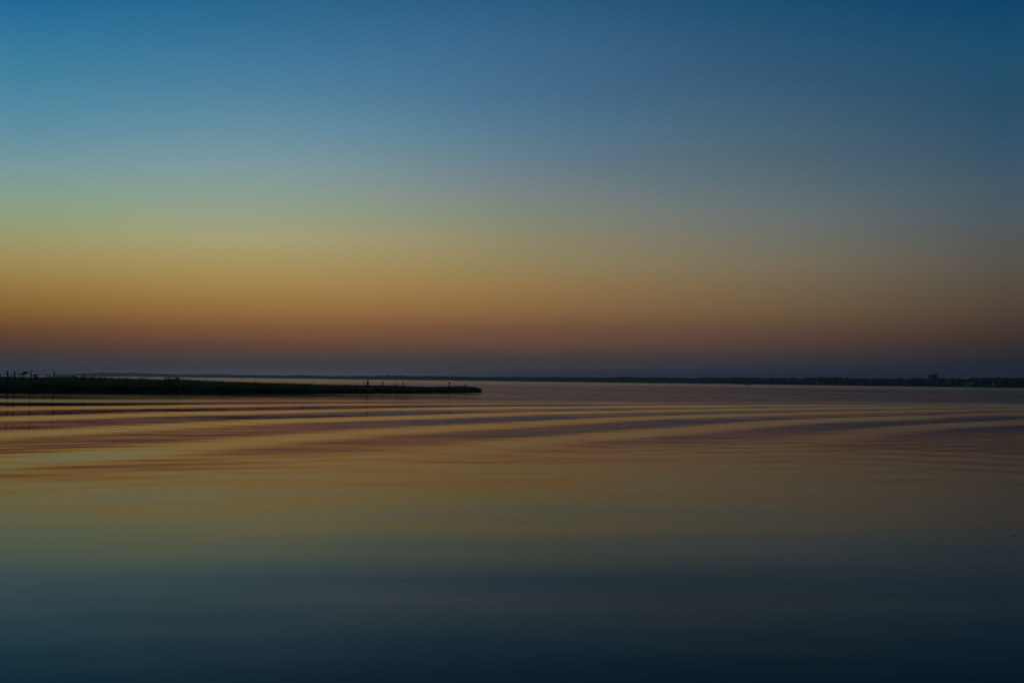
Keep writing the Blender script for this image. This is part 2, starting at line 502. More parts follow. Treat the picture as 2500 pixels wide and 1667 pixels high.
bend = hh * (0.10 + 0.22 * rng.random(NB))
bw = (0.022 + 0.022 * rng.random(NB)) * bwide
bx_, by_ = np.cos(az) * bend, np.sin(az) * bend
px_, py_ = -np.sin(az + 0.6) * bw, np.cos(az + 0.6) * bw
lv = []
for k, (fz, fb, fw) in enumerate(((0, 0, 1.0), (0.45, 0.18, 0.85), (0.8, 0.55, 0.5), (1.0, 1.0, 0.06))):
    for s in (-1, 1):
        lv.append(np.stack([gx + bx_ * fb + s * px_ * fw, gy + by_ * fb + s * py_ * fw, gz + hh * fz], -1))
bv = np.stack(lv, 1).reshape(-1, 3)
base = np.arange(NB)[:, None] * 8
bf = np.concatenate([np.stack([base + o for o in (q, q + 1, q + 3, q + 2)], -1)[:, 0] for q in (0, 2, 4)])
tag(big_mesh('marsh_grass', bv, bf, M['grass']), 'dark marsh grass covering the low spit of land on the left', 'grass', kind='stuff')


def spit_at(x, tt):
    uu = (x + 170) / 1344.0
    a, b, _ = spit_point(np.array([uu]), np.array([tt]))
    g = spit_ground(np.array([tt]), np.array([x]))
    # walk to the wanted photo column at this depth
    d = ray(x, horizon(x))
    return Vector((d.x * float(b[0]), float(b[0]), float(g[0])))


def leaf_cloud(mb, centre, r, n, size):
    """leaf-sized faces scattered through an ellipsoid"""
    for _ in range(n):
        while True:
            p = Vector((random.uniform(-1, 1), random.uniform(-1, 1), random.uniform(-1, 1)))
            if p.length <= 1: break
        q = Vector((p.x * r[0], p.y * r[1], p.z * r[2])) + Vector(centre)
        a = Vector((random.gauss(0, 1), random.gauss(0, 1), random.gauss(0, 1))).normalized()
        b = a.orthogonal().normalized()
        s = size * random.uniform(0.6, 1.3)
        mb.add([q - a * s, q - b * s * 0.5, q + a * s, q + b * s * 0.5], [(0, 1, 2, 3)])


# the small flat-topped sapling between the left poles
p = spit_at(58, 0.55)
px_m = p.y / F
sap = tag(empty('sapling', p), 'small flat-topped sapling with layered branches between the two tallest left poles', 'sapling')
mb = MB()
ztop = at(58, 906.5, p.y).z - p.z
mb.tube([(0.0, 0, -0.3), (0.05, 0, ztop * 0.5), (-0.02, 0, ztop * 0.86), (0.08, 0, ztop * 0.97)], [0.05, 0.04, 0.03, 0.015], 7)
mb.build('trunk', M['bark'], sap)
layers = [(64.5, 907.8, 5.5, 0.75), (59.5, 908.0, 4.5, 0.7), (61, 909.6, 5.5, 0.8), (52, 912.8, 4.6, 1.0), (58, 911.8, 4.5, 0.8), (65, 911.6, 4.0, 0.7), (50, 913.4, 2.4, 0.6)]
brs, fol = MB(), MB()
for (lx, ly, rx_, rz_) in layers:
    q = at(lx, ly, p.y) - p
    zb = min(q.z - 0.05, ztop * 0.85)
    brs.tube([(0.0, 0, zb - 0.25), (q.x * 0.6, random.uniform(-.1, .1), (zb + q.z) / 2), (q.x, 0, q.z)], [0.022, 0.016, 0.008], 6)
    leaf_cloud(fol, q, (rx_ * px_m * 0.72, 0.32, rz_ * px_m * 0.95), 130, 0.06)
brs.build('branch', M['bark'], sap)
fol.build('foliage', M['leaf'], sap)


def bush(xp, tt, wpx, ytop, label, n=420):
    p = spit_at(xp, tt); k = p.y / F
    b = tag(empty('shrub', p), label, 'shrub', 'shrubs standing in the marsh grass')
    H = at(xp, ytop, p.y).z - p.z
    st, fo = MB(), MB()
    for i in range(9):
        a = random.uniform(0, 2 * PI); r = random.uniform(0.1, wpx * k * 0.5)
        tip = Vector((math.cos(a) * r, math.sin(a) * r * 0.7, H * random.uniform(0.72, 1.0)))
        st.tube([(0.06 * math.cos(a), 0.06 * math.sin(a), -0.2), tip * 0.5 + Vector((0, 0, 0.1)), tip], [0.03, 0.022, 0.006], 5)
        leaf_cloud(fo, tip * 0.93, (0.3, 0.3, 0.2), n // 9 // 2, 0.07)
        leaf_cloud(fo, tip * 0.65, (0.4, 0.35, 0.35), n // 9 // 2, 0.07)
    st.build('stem', M['bark'], b)
    fo.build('foliage', M['leaf'], b)


bush(428, 0.35, 26, 918.0, 'dark rounded shrub rising above the grass midway along the spit')
bush(411, 0.4, 10, 918.6, 'narrow dark shrub just left of the rounded shrub on the spit', 240)
bush(86, 0.6, 26, 912.5, 'broad low shrub beside the tallest left pole')
bush(143, 0.6, 22, 913.5, 'ragged shrub behind the pole with the pale plate')
bush(182, 0.6, 14, 915.0, 'small shrub at the end of the tall reeds right of the left poles', 240)


# ------------------------------------------------------------------ posts
def post(name, base, top, r0, r1, m, label, group, n=10, lean=(0, 0)):
    """weathered pole from base to top, slightly crooked, with a chamfered uneven head"""
    base = Vector(base); H = top - base.z
    o = tag(empty(name, base), label, 'post', group)
    mb = MB(); pts = []; rr = []
    zs = (0.0, 0.2, 0.45, 0.7, 0.93, 0.985, 1.0)
    for i, z in enumerate(zs):
        pts.append((lean[0] * z * H + random.uniform(-.012, .012), lean[1] * z * H + random.uniform(-.012, .012), z * H))
        rr.append((r0 + (r1 - r0) * z) * (1.0 if z < 0.99 else 0.62))
    mb.tube(pts, rr, n, jit=0.07)
    mb.build('shaft', m, o)
    return o


def water_post(x, ytop, ybase, r, label, pale=None):
    d = ray(x, ybase); k = -EYE / d.z
    b = at(x - 0.5, ybase, k)
    z = at(x, ytop, k).z
    o = post('mooring_pole', (b.x, b.y, -0.5), z, r * 1.08, r * 0.95, M['wetwood'], label, 'poles standing in the shallows before the spit')
    mb = MB(); mb.tube([(0, 0, z + 0.5 - 0.02), (0, 0, z + 0.5 + 0.015), (0, 0, z + 0.5 + 0.04)], [r * 0.99, r * 1.05, r * 0.5], 10)
    mb.build('cap', M['metal'], o)
    if pale:
        y0, y1 = pale; zc = (at(x, y0, k).z + at(x, y1, k).z) / 2 + 0.5; hz = abs(at(x, y0, k).z - at(x, y1, k).z) / 2
        mb = MB(); mb.box(-r * 1.0, r * 1.0, -r * 1.35, -r * 1.1, zc - hz, zc + hz)
        p_ = mb.build('marker_plate', M['pale'], o); p_['label'] = 'pale plate on the pole'
        mb = MB()
        for s in (-1, 1):
            mb = MB(); mb.tube([(0, -r * 1.42, zc + s * hz * 0.8), (0, -r * 0.9, zc + s * hz * 0.8)], [0.012, 0.012], 6)
            mb.build('bolt', M['metal'], p_)
    return o


water_post(16.8, 905.5, 960, 0.082, 'dark pole at the far left edge, leftmost of four in the shallows')
water_post(34.2, 906.5, 960, 0.074, 'dark slender pole second from the left edge of the picture')
water_post(74.6, 904.0, 960, 0.074, 'tallest dark pole just right of the flat-topped sapling')
water_post(130.4, 906.0, 960, 0.082, 'dark pole with a pale plate, rightmost of the four left poles', pale=(917, 924))


def land_post(x, ytop, tt, r, label, m='wood', lean=(0, 0)):
    b = spit_at(x, tt)
    z = at(x, ytop, b.y).z
    return post('wooden_post', (b.x, b.y, b.z - 0.3), z, r * 1.1, r * 0.9, M[m], label, 'wooden posts standing along the spit', lean=lean)


land_post(890, 931.6, 0.45, 0.07, 'thin short post just left of the thick double post on the spit')
dp = land_post(897, 926.8, 0.5, 0.095, 'thick double post, tallest wooden one rising from the middle of the spit')
zs_ = at(899.6, 929.3, dp.location.y).z - dp.location.z
mb = MB(); mb.tube([(0.19, -0.02, 0), (0.19, -0.02, zs_ * 0.6), (0.19, -0.02, zs_ * 0.97), (0.19, -0.02, zs_)], [0.09, 0.085, 0.08, 0.05], 10, jit=0.06)
mb.build('second_shaft', M['wood'], dp)
mb = MB()
for k in (0.62, 0.66): mb.tube([(math.cos(a) * 0.2 + 0.09, math.sin(a) * 0.125, zs_ * k) for a in np.linspace(0, 2 * PI, 15)], [0.012] * 15, 6, cap=False)
mb.build('rope_binding', M['wood'], dp)
land_post(934, 931.6, 0.45, 0.085, 'single straight post right of the thick double post on the spit')
land_post(966.3, 935.0, 0.4, 0.085, 'shortest leaning post among the spit posts', lean=(-0.10, 0))
land_post(984, 932.4, 0.45, 0.095, 'stout post between the shortest leaning post and the post with a bracket')
bp_ = land_post(1096.5, 931.0, 0.45, 0.085, 'post with a small box fixed to its right side near the tip of the spit')
zb_ = at(1099, 935.3, bp_.location.y).z - bp_.location.z
mb = MB()
mb.box(0.10, 0.30, -0.09, 0.09, zb_ - 0.12, zb_ + 0.10)
mb.add([(0.08, -0.12, zb_ + 0.103), (0.33, -0.12, zb_ + 0.07), (0.33, 0.12, zb_ + 0.07), (0.08, 0.12, zb_ + 0.103),
        (0.08, -0.12, zb_ + 0.135), (0.33, -0.12, zb_ + 0.10), (0.33, 0.12, zb_ + 0.10), (0.08, 0.12, zb_ + 0.135)],
       [(0, 3, 2, 1), (4, 5, 6, 7), (0, 1, 5, 4), (1, 2, 6, 5), (2, 3, 7, 6), (3, 0, 4, 7)])
nb_ = mb.build('side_box', M['wood'], bp_)
land_post(1134.3, 936.2, 0.4, 0.085, 'short post at the tip of the spit, rightmost of all')

# ------------------------------------------------------------------ far shore
SH_X = [-120, 60, 190, 500, 800, 1000, 1300, 1700, 2100, 2500, 2900, 3400]
SH_D = [5000, 4900, 4700, 4300, 3600, 3000, 2450, 1950, 1520, 1130, 860, 640]
TP_X = [-120, 60, 130, 200, 240, 300, 330, 360, 400, 450, 500, 560, 640, 700, 730, 800, 900, 918, 925, 934, 945, 960, 980, 1000, 1050,
        1090, 1150, 1250, 1300, 1350, 1450, 1500, 1520, 1580, 1610, 1640, 1700, 1720, 1800, 1890, 1950, 1980, 2015, 2050, 2100, 2140,
        2180, 2195, 2215, 2230, 2260, 2300, 2370, 2380, 2410, 2450, 2470, 2480, 2500, 2900, 3400]
TP_Y = [917, 916.5, 915, 911, 908.7, 909, 909, 911, 912, 913, 912.6, 913.5, 915, 916.2, 914.7, 917, 917.2, 917.2, 914.4, 917, 914.6, 916.5, 915.4, 917, 916.6,
        918, 918.6, 919, 919.5, 919.6, 920.5, 920.5, 919, 921, 919.6, 920.5, 922, 920, 921, 921.5, 922, 921, 919.5, 921, 923, 922,
        923.6, 922, 924.5, 921.6, 923, 922.6, 924, 922, 920.6, 920, 922, 921, 920.5, 916, 906]


def shore_depth(x): return float(np.interp(x, SH_X, SH_D))
def top_height(x, d=None):
    d = d or shore_depth(x)
    return EYE + (horizon(x) - float(np.interp(x, TP_X, TP_Y))) * d / F


# land: cross-section of beach, bank and rising ground
lx = np.linspace(-120, 3400, 420)
rows = [(-6, -0.4), (0, 0.12), (14, 0.9), (40, 2.0), (160, 3.5), (420, 5.0)]
lvv = []
for x in lx:
    d = shore_depth(x); th = top_height(x)
    hill = max(0.0, th - 15.0)
    for (o_, z_) in rows:
        g = gp(x, d + o_ + (6 * math.sin(x * 0.045) + 4 * math.sin(x * 0.13)) * (1 if o_ > -10 else 0))
        lvv.append((g.x, g.y, min(z_, max(0.3, th * 0.4)) + (hill * min(1.0, max(0.0, (o_ - 14) / 100.0)) if o_ > 14 else 0)))
nr = len(rows)
a_ = (np.arange(len(lx) - 1)[:, None] * nr + np.arange(nr - 1)[None, :]).ravel()
tag(big_mesh('far_shore', np.array(lvv), np.stack([a_, a_ + nr, a_ + nr + 1, a_ + 1], -1), M['soil'], smooth=True), kind='structure')


def crown_arrays(n_leaf, leaf, seed, core=0.74, n_lobe=9, seg=6, rg=4):
    """unit crown (radius 1, centre 0): lobed core plus many clump faces"""
    r = random.Random(seed)
    lobes = [(Vector((r.uniform(-.62, .62), r.uniform(-.62, .62), r.uniform(-.55, .6))), r.uniform(0.34, 0.6)) for _ in range(n_lobe)]
    v, f = [], []
    for c, rad in lobes:
        b = len(v)
        for i in range(rg + 1):
            th = PI * i / rg
            for k in range(seg):
                ph = 2 * PI * k / seg + i * 0.5
                s = rad * core * r.uniform(0.8, 1.12)
                v.append((c.x + s * math.sin(th) * math.cos(ph), c.y + s * math.sin(th) * math.sin(ph), c.z + s * math.cos(th)))
        for i in range(rg):
            for k in range(seg):
                f.append((b + i * seg + k, b + i * seg + (k + 1) % seg, b + (i + 1) * seg + (k + 1) % seg, b + (i + 1) * seg + k))
    for _ in range(n_leaf):
        c, rad = r.choice(lobes)
        d = Vector((r.gauss(0, 1), r.gauss(0, 1), r.gauss(0, 1))).normalized()
        q = c + d * rad * r.uniform(0.65, 1.12)
        a = Vector((r.gauss(0, 1), r.gauss(0, 1), r.gauss(0, 1))).normalized(); bb = a.orthogonal().normalized(); s = leaf * r.uniform(0.6, 1.4)
        b = len(v)
        v += [tuple(q - a * s), tuple(q - bb * s * 0.6), tuple(q + a * s), tuple(q + bb * s * 0.6)]
        f.append((b, b + 1, b + 2, b + 3))
    return np.array(v), np.array(f)


crowns = [crown_arrays(44, 0.24, 100 + i, 0.95, 6, 5, 3) for i in range(6)]


def wood_mass(name, x0, x1, step_m, label):
    vs, fs, nb = [], [], 0
    x = x0
    while x < x1:
        d = shore_depth(x); th = top_height(x)
        for row in range(4):
            xx = x + random.uniform(-1, 1) * step_m * F / d
            back = (8, 45, 80, 120)[row] + random.uniform(-6, 20)
            hill = max(0.0, th - 15.0) * min(1.0, max(0.0, (back - 14) / 100.0))
            T_ = EYE + (horizon(xx) - float(np.interp(xx, TP_X, TP_Y))) * (d + back) / F
            g0 = 0.8 + 2.0 * min(1.0, back / 100.0) + hill
            ztop = max(g0 + 4.0, T_ * (random.uniform(0.62, 0.92), random.uniform(0.80, 0.98), random.uniform(0.86, 0.98), random.uniform(0.92, 1.0))[row])
            hgt = ztop - g0 + 0.5
            rz = min(hgt / 2, 8.0); rx = random.uniform(5.0, 8.5) * (1 + 0.5 * (d > 3000))
            if hgt / 2 > rz: g0 = ztop - 2 * rz
            v, f = crowns[random.randrange(6)]
            a = random.uniform(0, 2 * PI)
            vv = np.stack([(v[:, 0] * math.cos(a) - v[:, 1] * math.sin(a)) * rx, (v[:, 0] * math.sin(a) + v[:, 1] * math.cos(a)) * rx, v[:, 2] * rz], -1)
            g = gp(xx, d + back)
            vs.append(vv + np.array([g.x, g.y, g0 - 0.3 + rz])); fs.append(f + nb); nb += len(v)
        x += step_m * F / d
    tag(big_mesh(name, np.concatenate(vs), np.concatenate(fs), M['foliage']), label, 'woodland', kind='stuff')


wood_mass('distant_woodland', -100, 1320, 6.5, 'hazy blue wooded shore far across the water behind the spit')
wood_mass('shore_woodland', 1320, 3300, 4.5, 'dark continuous wooded shore across the water on the right')

# single trees that stand out of the mass on the nearer right shore
tree_protos = []
for i in range(4):
    v, f = crown_arrays(420, 0.13, 300 + i, 0.7)
    me = bpy.data.meshes.new('crown'); me.from_pydata([tuple(q) for q in v * np.array([1, 1, 0.95]) + np.array([0, 0, 1.25])], [], [tuple(q) for q in f])
    me.materials.append(M['foliage2'] if i % 2 else M['foliage'])
    mb = MB(); mb.tube([(0, 0, -0.05), (0.02, 0, 0.3), (-0.02, 0.02, 0.8), (0.03, 0, 1.4)], [0.075, 0.06, 0.05, 0.02], 8, jit=0.1)
    for k in range(5):
        a = k * 1.26; mb.tube([(0, 0, 0.5 + 0.1 * k), (0.3 * math.cos(a), 0.3 * math.sin(a), 0.8 + 0.1 * k), (0.6 * math.cos(a), 0.6 * math.sin(a), 1.1 + 0.1 * k)], [0.03, 0.02, 0.008], 6)
    tm = bpy.data.meshes.new('trunk'); tm.from_pydata(mb.v, [], mb.f); tm.materials.append(M['bark'])
    tree_protos.append((me, tm))
TREE_LABEL = 'dark leafy tree in the front row of the wooded right shore'
tx_ = 1985.0; ti = 0
while tx_ < 2505:
    d = shore_depth(tx_) + random.uniform(4, 26)
    T_ = EYE + (horizon(tx_) - float(np.interp(tx_, TP_X, TP_Y))) * d / F
    H = T_ * random.uniform(0.72, 1.0)
    g = gp(tx_, d)
    o = tag(empty('shore_tree', (g.x, g.y, 0.7)), TREE_LABEL, 'tree', 'trees in the front row of the right shore')
    s = H / 2.2
    o.scale = (s * random.uniform(0.75, 1.05), s * 0.9, s); o.rotation_euler[2] = random.uniform(0, 6.28)
    cm, tm = tree_protos[ti % 4]
    for nm, me in (('crown', cm), ('trunk', tm)):
        c = bpy.data.objects.new(nm, me); col.objects.link(c); c.parent = o
    ti += 1
    tx_ += random.uniform(4.5, 10.0)


# ------------------------------------------------------------------ tower block
def tower():
    x0, x1, d = 2274.0, 2289.3, shore_depth(2280) + 140
    pl = gp((x0 + x1) / 2, d); W = (x1 - x0) * d / F; D = W * 0.9
    zl = at(x0, 916.5, d).z; zr = at(x1, 911.6, d).z
    o = tag(empty('tower_block', (pl.x, pl.y, 1.0)), 'tall dark tower block with a sloping top above the trees on the right shore', 'building')
    zl -= 1.0; zr -= 1.0
    mb = MB(); h = W / 2
    mb.add([(-h, 0, -1), (h, 0, -1), (h, D, -1), (-h, D, -1), (-h, 0, zl), (h, 0, zr), (h, D, zr), (-h, D, zl)],
           [(0, 3, 2, 1), (0, 1, 5, 4), (1, 2, 6, 5), (2, 3, 7, 6), (3, 0, 4, 7), (4, 5, 6, 7)])
    mb.build('wall', M['concrete'], o)
    mb = MB(); s = (zr - zl) / W
    q = 0.4
    mb.add([(-h - q, -q, zl - q * s + 0.05), (h + q, -q, zr + q * s + 0.05), (h + q, D + q, zr + q * s + 0.05), (-h - q, D + q, zl - q * s + 0.05),
            (-h - q, -q, zl - q * s + 0.5), (h + q, -q, zr + q * s + 0.5), (h + q, D + q, zr + q * s + 0.5), (-h - q, D + q, zl - q * s + 0.5)],
           [(0, 3, 2, 1), (4, 5, 6, 7), (0, 1, 5, 4), (1, 2, 6, 5), (2, 3, 7, 6), (3, 0, 4, 7)])
    mb.build('roof', M['metal'], o)
    wmsh = MB(); wmsh.box(-0.75, 0.75, -0.06, 0.05, 0, 1.5)
    fl = int((zl - 1.5) // 3.1)
    first = None
    for i in range(fl):
        for k in range(4):
            if first is None: first = wmsh.build('window', M['glass'], o); wn = first
            else: wn = first.copy(); col.objects.link(wn); wn.parent = o
            wn.location = (-h + W * (k + 0.5) / 4, 0.0, 1.6 + i * 3.1)


tower()


# ------------------------------------------------------------------ houses
def house(x, ybase_up, W, D, wall_h, roof_h, rz, m, label, back=20):
    d = shore_depth(x) + back
    g = gp(x, d)
    o = tag(empty('house', (g.x, g.y, ybase_up), rz), label, 'house', 'houses among the trees of the right shore')
    h = W / 2
    mb = MB(); mb.box(-h, h, -D / 2, D / 2, -1.5, wall_h)
    mb.add([(-h + 0.003, -D / 2, wall_h + 0.002), (-h + 0.003, D / 2, wall_h + 0.002), (-h + 0.003, 0, wall_h + roof_h)], [(0, 1, 2)])
    mb.add([(h - 0.003, -D / 2, wall_h + 0.002), (h - 0.003, D / 2, wall_h + 0.002), (h - 0.003, 0, wall_h + roof_h)], [(0, 1, 2)])
    mb.build('wall', m, o)
    rf = MB()
    for s in (-1, 1):
        y0, y1 = s * (D / 2 + 0.5), 0.0
        z0, z1 = wall_h - 0.5 * roof_h / (D / 2), wall_h + roof_h
        rf.add([(-h - .4, y0, z0 + .01), (h + .4, y0, z0 + .01), (h + .4, y1, z1 + .01), (-h - .4, y1, z1 + .01), (-h - .4, y0, z0 + .2), (h + .4, y0, z0 + .2), (h + .4, y1, z1 + .2), (-h - .4, y1, z1 + .2)],
               [(0, 1, 2, 3), (7, 6, 5, 4), (0, 4, 5, 1), (1, 5, 6, 2), (2, 6, 7, 3), (3, 7, 4, 0)])
    r_ = rf.build('roof', M['roof'], o)
    ch = MB(); ch.box(h * 0.4, h * 0.4 + 0.7, 0.4, 1.1, wall_h + roof_h * 0.55, wall_h + roof_h + 0.8); ch.build('chimney', M['greywall'], r_)
    first = None
    n = max(2, int(W // 3))
    for fl in range(2 if wall_h > 4.5 else 1):
        for k in range(n):
            if fl == 0 and k == n // 2: continue
            if first is None:
                q = MB(); q.box(-0.5, 0.5, -0.05, 0.04, 0, 1.3); first = q.build('window', M['glass'], o); wn = first
                q = MB()
                for (a0, a1, b0, b1) in ((-.6, -.5, -.1, 1.4), (.5, .6, -.1, 1.4), (-.5, .5, 1.3, 1.4), (-.5, .5, -.1, 0)): q.box(a0, a1, -.09, .03, b0, b1)
                fr = q.build('frame', M['pale'], wn)
            else:
                wn = copy_tree(first, o)
            wn.location = (-h + W * (k + 0.5) / n, -D / 2, 1.0 + fl * 2.8)
    q = MB(); q.box(-0.5, 0.5, -0.06, 0.04, -0.2, 1.95); dr = q.build('door', M['door'], o); dr.location = (-h + W * (n // 2 + 0.5) / n, -D / 2, 0.2)
    return o


house(2361, 2.0, 9.0, 7.0, 3.4, 2.6, -0.5, M['wall'], 'pale gabled house beside the two small lamps on the right shore', back=6)
house(2196, 3.2, 8.0, 6.5, 3.0, 2.6, 0.6, M['greywall'], 'grey house half hidden by trees left of the tower block', back=8)
house(2212, 3.5, 5.0, 6.0, 5.4, 2.2, 0.1, M['greywall'], 'narrow two-storey grey house left of the tower block', back=20)
house(2316, 4.2, 6.0, 6.5, 5.2, 2.4, -0.2, M['greywall'], 'two-storey grey house among trees right of the tower block', back=18)
house(2429, 3.0, 6.0, 6.0, 5.6, 2.4, 0.3, M['greywall'], 'tall narrow house between dark trees near the right edge', back=8)
house(2459, 8.0, 11.0, 7.0, 3.2, 2.6, 0.0, M['greywall'], 'long low house high among the trees at the right edge', back=40)


# ------------------------------------------------------------------ lit lamps on the shore
def lamp(x, y, back, r, m, label):
    d = shore_depth(x) + back
    p_ = at(x, y, d)
    o = tag(empty('street_lamp', (p_.x, p_.y, 0.3)), label, 'lamp', 'lit lamps on the far shore')
    H = p_.z - 0.3
    mb = MB(); mb.tube([(0, 0.9, 0), (0, 0.9, 0.3), (0, 0.9, H * 0.9), (0, 0.75, H + r + 0.12), (0, 0.1, H + r + 0.18)], [0.14, 0.09, 0.07, 0.05, 0.04], 8)
    mb.build('pole', M['metal'], o)
    mb = MB(); mb.tube([(0, 0, H + r + 0.25), (0, 0, H + r + 0.1), (0, 0, H + r * 0.6)], [0.1, r * 0.9, r * 1.1], 10); mb.build('lamp_shade', M['metal'], o)
    mb = MB(); mb.tube([(0, 0, H + r * 0.55), (0, 0, H + r * 0.4), (0, 0, H), (0, 0, H - r * 0.6), (0, 0, H - r)], [r * 0.5, r * 0.92, r, r * 0.75, r * 0.2], 12)
    mb.build('bulb', m, o, True)


lamp(1994.5, 934.6, -2, 0.55, M['lamp'], 'brightest lit lamp low on the dark shore right of the boat')
lamp(1961, 935.2, -2, 0.35, M['lampdim'], 'faint lit lamp just left of the brightest shore lamp')
lamp(2370, 935.2, -4, 0.42, M['lamp'], 'lit lamp right of the pale gabled house')
lamp(2376.6, 935.3, -4, 0.32, M['lampdim'], 'smaller of the two lamps right of the pale gabled house')
lamp(2192, 930.4, -4, 0.34, M['lampdim'], 'faint lamp above the grey house left of the tower block')


# ------------------------------------------------------------------ boat
def boat():
    x0, x1 = 1819.0, 1832.0
    d = 980.0
    L = (x1 - x0) * d / F
    g = gp((x0 + x1) / 2, d)
    o = tag(empty('motor_boat', (g.x, g.y, 0.0)), 'small low dark motor boat far out just below the wooded shore', 'boat')
    sec = []
    n = 9
    for i in range(n):
        s = i / (n - 1); x = -L / 2 + L * s
        b = 1.15 * (1.0 if s < 0.55 else math.sqrt(max(0.0, 1 - ((s - 0.55) / 0.45) ** 2))) + 0.03
        sh = 0.72 + 0.45 * s * s
        sec.append([(x, -b, sh), (x, -b * 0.8, 0.12), (x, 0, -0.28 + 0.3 * s ** 4), (x, b * 0.8, 0.12), (x, b, sh), (x, b * 0.86, sh - 0.03), (x, 0, sh - 0.38), (x, -b * 0.86, sh - 0.03)])
    v = [q for r in sec for q in r]; f = []
    for i in range(n - 1):
        for k in range(8): f.append((i * 8 + k, i * 8 + (k + 1) % 8, (i + 1) * 8 + (k + 1) % 8, (i + 1) * 8 + k))
    f.append(tuple(range(8))); f.append(tuple((n - 1) * 8 + k for k in range(8))[::-1])
    mesh_obj('hull', v, f, M['hull'], o)
    mb = MB(); mb.add([(-0.5, -.55, .45), (.9, -.55, .45), (.9, .55, .45), (-.5, .55, .45), (-.3, -.5, 1.35), (.5, -.5, 1.35), (.5, .5, 1.35), (-.3, .5, 1.35)],
                      [(0, 3, 2, 1), (4, 5, 6, 7), (0, 1, 5, 4), (1, 2, 6, 5), (2, 3, 7, 6), (3, 0, 4, 7)])
    c = mb.build('console', M['hull'], o)
    mb = MB(); mb.add([(.5, -.48, 1.353), (.5, .48, 1.353), (.2, .42, 1.85), (.2, -.42, 1.85), (.46, -.48, 1.353), (.46, .48, 1.353), (.16, .42, 1.85), (.16, -.42, 1.85)],
                      [(0, 1, 2, 3), (7, 6, 5, 4), (0, 4, 5, 1), (1, 5, 6, 2), (2, 6, 7, 3), (3, 7, 4, 0)]); mb.build('windscreen', M['glass'], c)
    mb = MB(); mb.box(-1.5, -1.1, -.45, .45, 0.5, 0.95); mb.box(-1.56, -1.5, -.45, .45, 0.5, 1.4); mb.build('seat', M['metal'], o)
    mb = MB(); mb.tube([(-L / 2 - .35, 0, -.5), (-L / 2 - .35, 0, .4), (-L / 2 - .32, 0, .75), (-L / 2 - .28, 0, 1.15), (-L / 2 - .25, 0, 1.28)], [.1, .13, .28, .3, .15], 10)
    mb.box(-L / 2 - .2, -L / 2 + .05, -.14, .14, .5, .7); mb.build('outboard_motor', M['metal'], o)


boat()


# ------------------------------------------------------------------ birds
def bird_mesh(flap):
    """one continuous body: spindle with wings pulled out of its sides, head, beak and tail"""
    bm = bmesh.new()
    rings = []
    prof = [(-0.52, 0.012, 0.05), (-0.36, 0.022, 0.05), (-0.2, 0.055, 0.055), (0.0, 0.085, 0.08), (0.16, 0.075, 0.07), (0.27, 0.045, 0.05), (0.34, 0.05, 0.05), (0.41, 0.03, 0.03), (0.49, 0.006, 0.006)]
    for (y, rz, rx) in prof:
        rings.append([bm.verts.new((rx * math.cos(a), y, rz * math.sin(a) + (0.015 if y > 0.25 else 0))) for a in [2 * PI * k / 8 + PI / 8 for k in range(8)]])
    for i in range(len(rings) - 1):
        for k in range(8):
            bm.faces.new((rings[i][k], rings[i][(k + 1) % 8], rings[i + 1][(k + 1) % 8], rings[i + 1][k]))
    bm.faces.new(rings[0]); bm.faces.new(rings[-1][::-1])
    for vtx in rings[0]: vtx.co.x *= 2.4
    bm.normal_update()
    for side, kk in ((1, 7), (-1, 3)):
        faces = [f for f in bm.faces if all(any(v is q for q in rings[3] + rings[4]) for v in f.verts) and f.calc_center_median().x * side > 0.05]
        faces = [f for f in faces if abs(f.calc_center_median().z) < 0.03]
        for (dx, dy, dz, sc_) in ((0.30, 0.05, flap * 0.34, 1.9), (0.30, -0.06, flap * 0.06, 0.95), (0.34, -0.20, -flap * 0.22, 0.3)):
            r = bmesh.ops.extrude_face_region(bm, geom=faces)
            vs = [g for g in r['geom'] if isinstance(g, bmesh.types.BMVert)]
            bmesh.ops.delete(bm, geom=faces, context='FACES')
            c = sum((v.co for v in vs), Vector()) / len(vs)
            for v in vs:
                v.co = Vector((c.x, c.y + (v.co.y - c.y) * sc_, c.z + (v.co.z - c.z) * 0.6)) + Vector((dx * side, dy, dz))
            faces = [g for g in r['geom'] if isinstance(g, bmesh.types.BMFace)]
    me = bpy.data.meshes.new('bird'); bm.to_mesh(me); bm.free()
    me.materials.append(M['bird'])
    return me


